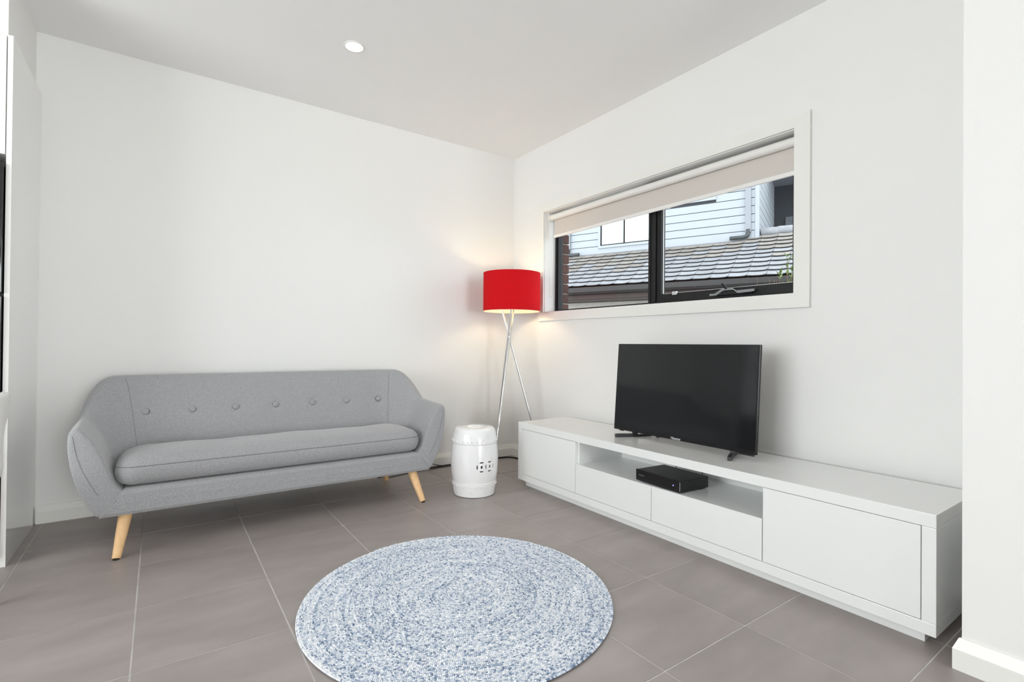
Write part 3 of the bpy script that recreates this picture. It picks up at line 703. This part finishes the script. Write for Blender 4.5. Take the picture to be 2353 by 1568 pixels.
# ------------------------------------------------------------------ round braided rug
RC, RR = (-1.655, -1.985), .608
rug = thing('round_rug', 'round braided rug in mixed pale blue and white yarn', 'rug', (RC[0], RC[1], 0))
bm = bmesh.new(); bmesh.ops.create_cone(bm, cap_ends=True, segments=96, radius1=RR - .013, radius2=RR - .013, depth=.006)
MT['rug_base'] = mat('rug_underside', srgb(88, 102, 122), 0.95, noise=(200, .2), spec=.1)
o = bmobj('backing', bm, MT['rug_base'], rug, pinv=False); o.location = (0, 0, .0031)
pitch_, step = .0112, .0066
verts, faces, cols = [], [], []
lobe = []
for k in range(6):
    a = 2 * math.pi * k / 6; lobe.append((math.cos(a), math.sin(a), 0.0))
for k in range(6):
    a = 2 * math.pi * k / 6; lobe.append((.72 * math.cos(a), .72 * math.sin(a), .75))
lobe.append((0, 0, 1.0)); lobe = np.array(lobe)
lf = [(k, (k + 1) % 6, 6 + (k + 1) % 6, 6 + k) for k in range(6)] + [(6 + k, 6 + (k + 1) % 6, 12) for k in range(6)]
pal = np.array([srgb(*c)[:3] for c in ((236, 238, 242), (222, 226, 232), (206, 213, 224), (180, 191, 207), (146, 161, 184), (110, 128, 154))]); pw = np.array([.18, .24, .24, .18, .11, .05])
th_, pos = 0.0, []
r = pitch_ * .5
while r < RR - pitch_ * .5:
    pos.append((r, th_)); dth = step / max(r, .006); th_ += dth; r = pitch_ * .5 + pitch_ * th_ / (2 * math.pi)
pos = np.array(pos); nb = len(pos)
# yarn colour drifts slowly along the coil and jumps from lobe to lobe
drift = np.interp(np.arange(nb), np.arange(0, nb + 60, 60), rng.normal(0, 1, len(np.arange(0, nb + 60, 60))))
allv, allc = [], []
for side in (-1, 1):
    rad = pos[:, 0] + side * pitch_ * .24; ang = pos[:, 1]
    ct, st = np.cos(ang), np.sin(ang)
    tilt_ = side * math.radians(34)
    jl = rng.normal(1, .08, nb); jh = rng.normal(1, .12, nb)
    lx, ly, lz = lobe[:, 0] * .0060, lobe[:, 1] * .0030, lobe[:, 2] * .0058
    tx = (lx * math.cos(tilt_) - ly * math.sin(tilt_)); ty = (lx * math.sin(tilt_) + ly * math.cos(tilt_))
    # local: tx along tangent, ty along radius
    X = rad[:, None] * ct[:, None] + (-st[:, None]) * tx[None] * jl[:, None] + ct[:, None] * ty[None]
    Y = rad[:, None] * st[:, None] + (ct[:, None]) * tx[None] * jl[:, None] + st[:, None] * ty[None]
    Z = .0052 + lz[None] * jh[:, None]
    allv.append(np.stack([X, Y, Z], -1).reshape(-1, 3))
    ci = rng.choice(len(pal), nb, p=pw); ci = np.clip(np.round(ci + drift * .55), 0, len(pal) - 1).astype(int)
    c = pal[ci] * rng.normal(1, .04, (nb, 1)); allc.append(np.repeat(np.c_[c, np.ones(nb)], len(lobe), 0))
Vb = np.concatenate(allv); Cb = np.clip(np.concatenate(allc), 0, 1); nl = len(Vb) // len(lobe)
fq = np.array(lf[:6]); ft = np.array(lf[6:]); offs = (np.arange(nl) * len(lobe))[:, None, None]
quads = (fq[None] + offs).reshape(-1, 4); tris = (ft[None] + offs).reshape(-1, 3)
me = bpy.data.meshes.new('braid'); me.vertices.add(len(Vb)); me.vertices.foreach_set('co', Vb.astype(np.float32).ravel())
loops = np.concatenate([quads.ravel(), tris.ravel()]); me.loops.add(len(loops)); me.loops.foreach_set('vertex_index', loops.astype(np.int32))
starts = np.concatenate([np.arange(len(quads)) * 4, len(quads) * 4 + np.arange(len(tris)) * 3]); me.polygons.add(len(starts)); me.polygons.foreach_set('loop_start', starts.astype(np.int32))
me.update(calc_edges=True); me.validate()
ca = me.color_attributes.new('yarn', 'FLOAT_COLOR', 'POINT'); ca.data.foreach_set('color', Cb.astype(np.float32).ravel())
me.polygons.foreach_set('use_smooth', [True] * len(me.polygons))
mr = mat('braided_yarn', (.7, .7, .75, 1), .95, spec=.1, sheen=.2)
at = mr.node_tree.nodes.new('ShaderNodeAttribute'); at.attribute_name = 'yarn'; mr.node_tree.links.new(at.outputs['Color'], mr.node_tree.nodes['Principled BSDF'].inputs['Base Color'])
me.materials.append(mr)
bo = bpy.data.objects.new('braid', me); link(bo, rug, False); bo['kind'] = 'stuff'

# ------------------------------------------------------------------ downlights
def downlight(x, y, lab, on=True):
    t = thing('downlight', lab, 'light', (x, y, H))
    lathe('trim_ring', [(.048, -.004), (.056, -.003), (.058, 0), (.046, 0)], MT['blind_white'], t, 40, (x, y, H), True)
    lathe('diffuser', [(.0001, -.0028), (.0475, -.0028), (.0475, -.0005), (.0001, -.0005)], MT['led_on'], t, 40, (x, y, H))
downlight(-1.754, -.889, 'glowing round downlight recessed in the ceiling above the sofa')


# ------------------------------------------------------------------ tall pantry, refrigerator and dining chair at the left edge
pan = thing('pantry_cabinet', 'tall glossy white pantry surround with end panel beside the sofa', 'cabinet', (-3.4, -.3, 0))
box('end_panel', (-3.2085, -.640, 0), (-3.190, -.0005, 2.360), MT['lacquer_gloss'], pan, .001)
box('cupboard_box', (-3.96, -.615, 1.83), (-3.2092, -.0005, 2.360), MT['lacquer_gloss'], pan)
box('cupboard_door', (-3.592, -.637, 1.828), (-3.2125, -.616, 2.358), MT['lacquer_gloss'], pan, .001)
box('cupboard_door', (-3.957, -.637, 1.828), (-3.596, -.616, 2.358), MT['lacquer_gloss'], pan, .001)
box('far_panel', (-3.996, -.640, 0), (-3.961, -.0005, 2.360), MT['lacquer_gloss'], pan, .001)
fr = thing('refrigerator', 'glossy black refrigerator inside the white pantry surround', 'refrigerator', (-3.6, -.35, 0))
box('body', (-3.945, -.600, .04), (-3.2135, -.05, 1.79), MT['black'], fr)
box('door', (-3.945, -.655, .05), (-3.2135, -.602, 1.20), MT['fridge'], fr, .006, 3)
box('door', (-3.945, -.655, 1.21), (-3.2135, -.602, 1.785), MT['fridge'], fr, .006, 3)
for x in (-3.90, -3.30): box('foot', (x - .02, -.55, 0), (x + .02, -.50, .04), MT['black'], fr)

# moulded chair seen edge-on at the picture's left border, facing the kitchen
chd = -rt                                             # direction the chair faces
base_pt = CAM + F * 1.70 + R * (55 - 1176.5) / 1153.06 * 1.93
ccx, ccy = base_pt.x + chd.x * .28, base_pt.y + chd.y * .28
chair = thing('dining_chair', 'white moulded plastic chair with wooden legs beside the pantry', 'chair', (ccx, ccy, 0), math.atan2(chd.y, chd.x))
# profile in (forward, height), width half
prof = [(-.300, .807, .19), (-.298, .790, .215), (-.285, .735, .228), (-.262, .645, .232), (-.255, .565, .235), (-.258, .505, .235), (-.235, .440, .232), (-.16, .405, .228), (-.05, .393, .225), (.08, .399, .222), (.17, .405, .205), (.205, .393, .17)]
pf = catmull(prof, 44); nu = 21; V, Fc = [], []
for layer in (0, .006):
    for i, (x, z, hw) in enumerate(pf):
        tng = pf[min(i + 1, len(pf) - 1)] - pf[max(i - 1, 0)]; n = np.array([tng[1], -tng[0]]); n = n / (np.linalg.norm(n) + 1e-9)
        for j in range(nu):
            s = -1 + 2 * j / (nu - 1); lift = abs(s) ** 2.6 * .06
            V.append((x + (-n[0]) * (lift * 1.0 - layer), s * hw, z + (-n[1]) * (lift - layer)))
A = len(pf) * nu
for Lr in (0, 1):
    for i in range(len(pf) - 1):
        for j in range(nu - 1):
            q = (Lr * A + i * nu + j, Lr * A + i * nu + j + 1, Lr * A + (i + 1) * nu + j + 1, Lr * A + (i + 1) * nu + j); Fc.append(q if Lr else q[::-1])
edge = [j for j in range(nu)] + [i * nu + nu - 1 for i in range(1, len(pf))] + [(len(pf) - 1) * nu + j for j in range(nu - 2, -1, -1)] + [i * nu for i in range(len(pf) - 2, 0, -1)]
for a, b in zip(edge, edge[1:] + edge[:1]): Fc.append((a, b, A + b, A + a))
bm = bmesh.new(); vv = [bm.verts.new(v) for v in V]; [bm.faces.new([vv[i] for i in f]) for f in Fc]
bmobj('shell', bm, MT['plastic_white'], chair, True, pinv=False)
for sx in (-1, 1):
    for sy in (-1, 1): tube('leg', [(sx * .11 - .02, sy * .11, .392), (sx * .20 - .02, sy * .20, 0)], [.016, .011], MT['wood'], chair, 12, pinv=False)
tube('brace', [(-.15, -.13, .30), (.11, .13, .30)], .004, MT['black'], chair, 8, pinv=False); tube('brace', [(-.15, .13, .308), (.11, -.13, .308)], .004, MT['black'], chair, 8, pinv=False)

# ------------------------------------------------------------------ outside: ground, neighbouring house, plants
struct(box('ground_outside', (.30, -14, -.20), (26, 22, -.12), MT['concrete']), 'concrete side yard between the houses')
hs = thing('neighbour_house', 'neighbouring house with pale weatherboards above a grey tiled roof', 'house', (6.143, 4.7354, -.12), math.radians(22.2 - 90))
ZO = .12
def hb(name, lo, hi, m, parent=hs, bevel=0): 
    lo = (lo[0], lo[1], lo[2] + (ZO if parent is hs else ZO)); hi = (hi[0], hi[1], hi[2] + ZO); return box(name, lo, hi, m, parent, bevel, 1, pinv=False)
SLP = .508; o_w = 2.5; zr0 = 2.44; XA, XB = -3.6, 5.6      # local x = to the right, y = away from us
# roof tiles, straight bond, each with a curved lap
tl_w, tl_g = .362, .300; rise_ang = math.atan(SLP)
def tile_geo():
    V, Fc = [], []; nx = 6; L_ = tl_g + .05
    for top in (0, 1):
        for yy in (0, L_):
            for i in range(nx + 1):
                t = i / nx; x = t * (tl_w - .007); z = .010 * (abs(t - .5) * 2) ** 2.2 + (.006 if i == nx else 0)
                V.append((x, yy, z - (.014 if not top else 0)))
    n = nx + 1
    for i in range(nx):
        Fc += [(i, i + 1, n + i + 1, n + i), (2 * n + i, 3 * n + i, 3 * n + i + 1, 2 * n + i + 1), (i, 2 * n + i, 2 * n + i + 1, i + 1), (n + i, n + i + 1, 3 * n + i + 1, 3 * n + i)]
    Fc += [(0, n, 3 * n, 2 * n), (nx, 2 * n + nx, 3 * n + nx, n + nx)]
    return V, Fc
V, Fc = tile_geo(); bm = bmesh.new(); vv = [bm.verts.new(v) for v in V]; [bm.faces.new([vv[i] for i in f]) for f in Fc]; bmesh.ops.recalc_face_normals(bm, faces=bm.faces)
tme = bpy.data.meshes.new('roof_tile'); bm.to_mesh(tme); bm.free(); tme.materials.append(MT['rooftile']); tme2 = tme.copy(); tme2.materials.clear(); tme2.materials.append(MT['rooftile_brown'])
ncol = int((XB - XA) / tl_w)
tx0 = -1.0 - 8 * tl_w + .03
for rrow in range(10):
    for c in range(ncol):
        x = tx0 + c * tl_w; s0 = rrow * tl_g - .04; yy = s0 * math.cos(rise_ang)
        if x < XA + .4: continue
        if rrow >= 9 and x + tl_w < 2.93: continue
        o = bpy.data.objects.new('roof_tile', tme if rng.random() > (0, 0, 0, .1, .25, .45, .65, .85, 1, 1)[rrow] else tme2); col.objects.link(o); o.parent = hs
        o.location = (x, yy, zr0 + ZO + s0 * math.sin(rise_ang) + .052); o.rotation_euler = (rise_ang - .125, 0, 0)
V = [(XA, 0, zr0 - .02), (XB, 0, zr0 - .02), (XB, 2.9, zr0 + 2.9 * SLP - .02), (XA, 2.9, zr0 + 2.9 * SLP - .02)]
pyobj('roof_deck', [(a, b, c + ZO) for a, b, c in V] + [(a, b, c + ZO - .05) for a, b, c in V], [(0, 1, 2, 3), (7, 6, 5, 4), (0, 4, 5, 1), (1, 5, 6, 2), (2, 6, 7, 3), (3, 7, 4, 0)], MT['fascia'], hs, pinv=False)
zr = zr0 + 2.9 * SLP
for k in range(7):
    x = 2.96 + k * .38
    tube('ridge_tile', [(x, 2.86, zr + ZO - .01 + (.012 if k % 2 else 0)), (x + .39, 2.86, zr + ZO - .01)], .13, MT['rooftile'], hs, 12, pinv=False)
V = [(2.93, 2.9, zr - .02), (XB, 2.9, zr - .02), (XB, 6.2, zr - 1.2), (2.93, 6.2, zr - 1.2)]
pyobj('rear_roof', [(a, b, c + ZO) for a, b, c in V] + [(a, b, c + ZO - .05) for a, b, c in V], [(0, 1, 2, 3), (7, 6, 5, 4), (0, 4, 5, 1), (1, 5, 6, 2), (2, 6, 7, 3), (3, 7, 4, 0)], MT['rooftile'], hs, pinv=False)
# gutter, fascia, eave and ground-floor wall
prof = [(-.12, 2.41), (-.125, 2.40), (-.125, 2.30), (-.10, 2.245), (-.02, 2.235), (.0, 2.24), (.0, 2.36), (-.015, 2.36), (-.015, 2.25), (-.095, 2.258), (-.113, 2.30), (-.113, 2.405)]
V = [(x, y, z + ZO) for x in (XA, XB) for y, z in prof]; n = len(prof)
pyobj('gutter', V, [(i, (i + 1) % n, n + (i + 1) % n, n + i) for i in range(n)] + [(0, 11, 10, 9, 8, 7, 6, 5, 4, 3, 2, 1), tuple(range(n, 2 * n))], MT['gutter'], hs, pinv=False)
hb('fascia_board', (XA, 0, 2.13), (XB, .025, 2.41), MT['fascia'])
hb('fascia_board', (XA, .03, 2.08), (XB, .05, 2.14), MT['gutter'])
hb('soffit', (XA, .02, 2.085), (XB, .50, 2.10), MT['fascia'])
hb('ground_wall', (XA, .48, 0 - ZO), (XB, .60, 2.085), MT['nwhite'])
# upper weatherboard wall: each board its own piece
CV = .2065; zb0 = 3.92
hb('upper_wall', (XA, o_w + .018, 3.3), (2.90, o_w + .12, 6.25), MT['ndark'])
holes = [(-1.35, .45, 3.86, 5.2), (.75, 1.93, 4.83, 6.2)]    # windows: x0,x1,z0,z1 on the facade
bevel_board = lambda x0, x1, z0, z1: hb('weatherboard', (x0, o_w, z0 + .017), (x1, o_w + .02, z1), MT['board'])
for k in range(-1, 12):
    z0, z1 = zb0 + k * CV, zb0 + (k + 1) * CV
    if k == -1: z0 = 3.62
    spans = [(XA, 2.845)]
    for hx0, hx1, hz0, hz1 in holes:
        if hz0 < z1 - .08 and hz1 > z0 + .03:
            spans = [s for a, b in spans for s in (((a, hx0), (hx1, b)) if a < hx0 and b > hx1 else ((a, b),))]
    for a, b in spans: bevel_board(a, b, z0, z1)
hb('corner_stop', (2.850, o_w - .012, 3.62), (2.945, o_w + .10, 6.25), MT['board'])
# side wall of the upper floor running back
hb('upper_wall', (2.80, o_w + .12, 3.3), (2.905, 6.5, 6.25), MT['ndark'])
for k in range(-3, 12):
    z0, z1 = zb0 + k * CV, zb0 + (k + 1) * CV
    hb('weatherboard', (2.906, o_w + .105, z0 + .016), (2.93, 6.3, z1), MT['board'])
# recessed balcony
hb('recess_wall', (2.9, 6.3, 2.9), (8.0, 6.45, 6.8), MT['ndark'])
hb('recess_soffit', (2.93, 4.4, 6.02), (8.0, 6.3, 6.10), MT['pipe'])
hb('upper_eave', (XA, 1.9, 6.25), (2.95, 6.6, 6.40), MT['pipe'])
rw = hb('window', (3.25, 6.24, 2.95), (4.9, 6.30, 5.02), MT['flash']); box('pane', (3.62, 6.22, 3.0 + ZO), (4.85, 6.24, 4.85 + ZO), MT['nglass'], rw, pinv=False)
# facade windows
def hwin(x0, x1, z0, z1, mull, gl):
    w = boxes('window', [((x0 - .07, o_w - .03, z0 - .07 + ZO), (x1 + .07, o_w + .02, z0 + ZO)), ((x0 - .07, o_w - .03, z1 + ZO), (x1 + .07, o_w + .02, z1 + .07 + ZO)), ((x0 - .07, o_w - .03, z0 + ZO), (x0, o_w + .02, z1 + ZO)), ((x1, o_w - .03, z0 + ZO), (x1 + .07, o_w + .02, z1 + ZO))], MT['board'], hs, pinv=False)
    fr_ = [((x0, o_w - .01, z0 + ZO), (x0 + .035, o_w + .02, z1 + ZO)), ((x1 - .035, o_w - .01, z0 + ZO), (x1, o_w + .02, z1 + ZO)), ((x0, o_w - .01, z0 + ZO), (x1, o_w + .02, z0 + .035 + ZO)), ((x0, o_w - .01, z1 - .035 + ZO), (x1, o_w + .02, z1 + ZO))]
    fr_ += [((mx - .022, o_w - .01, z0 + ZO), (mx + .022, o_w + .02, z1 + ZO)) for mx in mull]
    boxes('sash_frame', fr_, MT['frame'], w, pinv=False)
    xs = [x0 + .035] + [m_ for m_ in mull] + [x1 - .035]
    for a, b in zip(xs, xs[1:]): box('pane', (a + .001, o_w + .006, z0 + .035 + ZO), (b - .001, o_w + .012, z1 - .035 + ZO), gl, w, pinv=False)
hwin(-1.28, .38, 3.93, 5.13, [-.56, .20], MT['nglass'])
hwin(.82, 1.86, 4.90, 6.13, [], MT['bezel'])
# flashing
pyobj('flashing', [(XA, o_w - .22, 3.585 + ZO + .01), (2.93, o_w - .22, 3.585 + ZO + .01), (2.93, o_w - .002, 3.685 + ZO + .02), (XA, o_w - .002, 3.685 + ZO + .02), (XA, o_w - .22, 3.565 + ZO + .01), (2.93, o_w - .22, 3.565 + ZO + .01), (2.93, o_w - .002, 3.60 + ZO), (XA, o_w - .002, 3.60 + ZO)],
      [(0, 1, 2, 3), (7, 6, 5, 4), (0, 4, 5, 1), (2, 6, 7, 3), (1, 5, 6, 2), (3, 7, 4, 0)], MT['flash'], hs, pinv=False)
# downpipes with spreaders
hb('downpipe', (2.635, o_w - .075, 3.88), (2.765, o_w - .002, 6.25), MT['pipe'])
tube('spreader', [(a, b, c + ZO) for a, b, c in catmull([(2.70, o_w - .06, 3.95), (2.70, o_w - .07, 3.86), (2.68, o_w - .09, 3.79), (2.60, o_w - .10, 3.755), (2.45, o_w - .10, 3.755), (2.28, o_w - .10, 3.755)], 24)], .050, MT['darkpipe'], hs, 14, pinv=False)
hb('downpipe', (-2.36, o_w - .075, 3.90), (-2.25, o_w - .002, 6.25), MT['pipe'])
tube('spreader', [(a, b, c + ZO) for a, b, c in catmull([(-2.31, o_w - .06, 3.92), (-2.31, o_w - .07, 3.80), (-2.28, o_w - .09, 3.74), (-2.15, o_w - .10, 3.72), (-1.93, o_w - .10, 3.72)], 24)], .055, MT['darkpipe'], hs, 14, pinv=False)

# slender plants growing outside under the window
def plant(x, y, lab, stems, leafy):
    t = thing('garden_plant', lab, 'plant', (x, y, -.12))
    for k, (dx, dy, h) in enumerate(stems):
        p = [(x + dx * .3, y + dy * .3, -.12), (x + dx * .5, y + dy * .6, h * .5), (x + dx * .85, y + dy * .9, h * .85), (x + dx, y + dy, h)]
        p = catmull(p, 14); tube('stem', p, [.006 - .0045 * i / 13 for i in range(14)], MT['stem'], t, 6)
        if not leafy: continue
        nl_ = 9 if h > 1.6 else 5
        for q in range(nl_):
            i = 13 - min(int(q * .55), 5); b = Vector(p[i]); a = rng.uniform(0, 6.28); L_ = rng.uniform(.04, .085); d = Vector((math.cos(a) * .5, math.sin(a) * .5, rng.uniform(.5, 1.1))).normalized()
            s = d.cross(Vector((0, 0, 1))).normalized() * L_ * .14; n = s.cross(d).normalized() * L_ * .04
            V = [b, b + d * L_ * .4 + s, b + d * L_ * .4 - s, b + d * L_ - n * 2, b + d * L_ * .45 + n]
            pyobj('leaf', V, [(0, 1, 4), (0, 4, 2), (1, 3, 4), (4, 3, 2)], MT['leaf'], t)
plant(1.60, -1.70, 'tall leafy plant outside the right end of the window', [(0, .045, 1.745), (.03, .0, 1.72), (-.03, .09, 1.60), (.02, -.06, 1.70), (.05, .03, 1.66), (-.02, -.02, 1.64)], True)
plant(1.60, -1.46, 'low sparse plant outside below the awning sash', [(0, .057, 1.606), (.01, -.046, 1.588), (.0, -.112, 1.565), (.02, -.08, 1.575)], False)
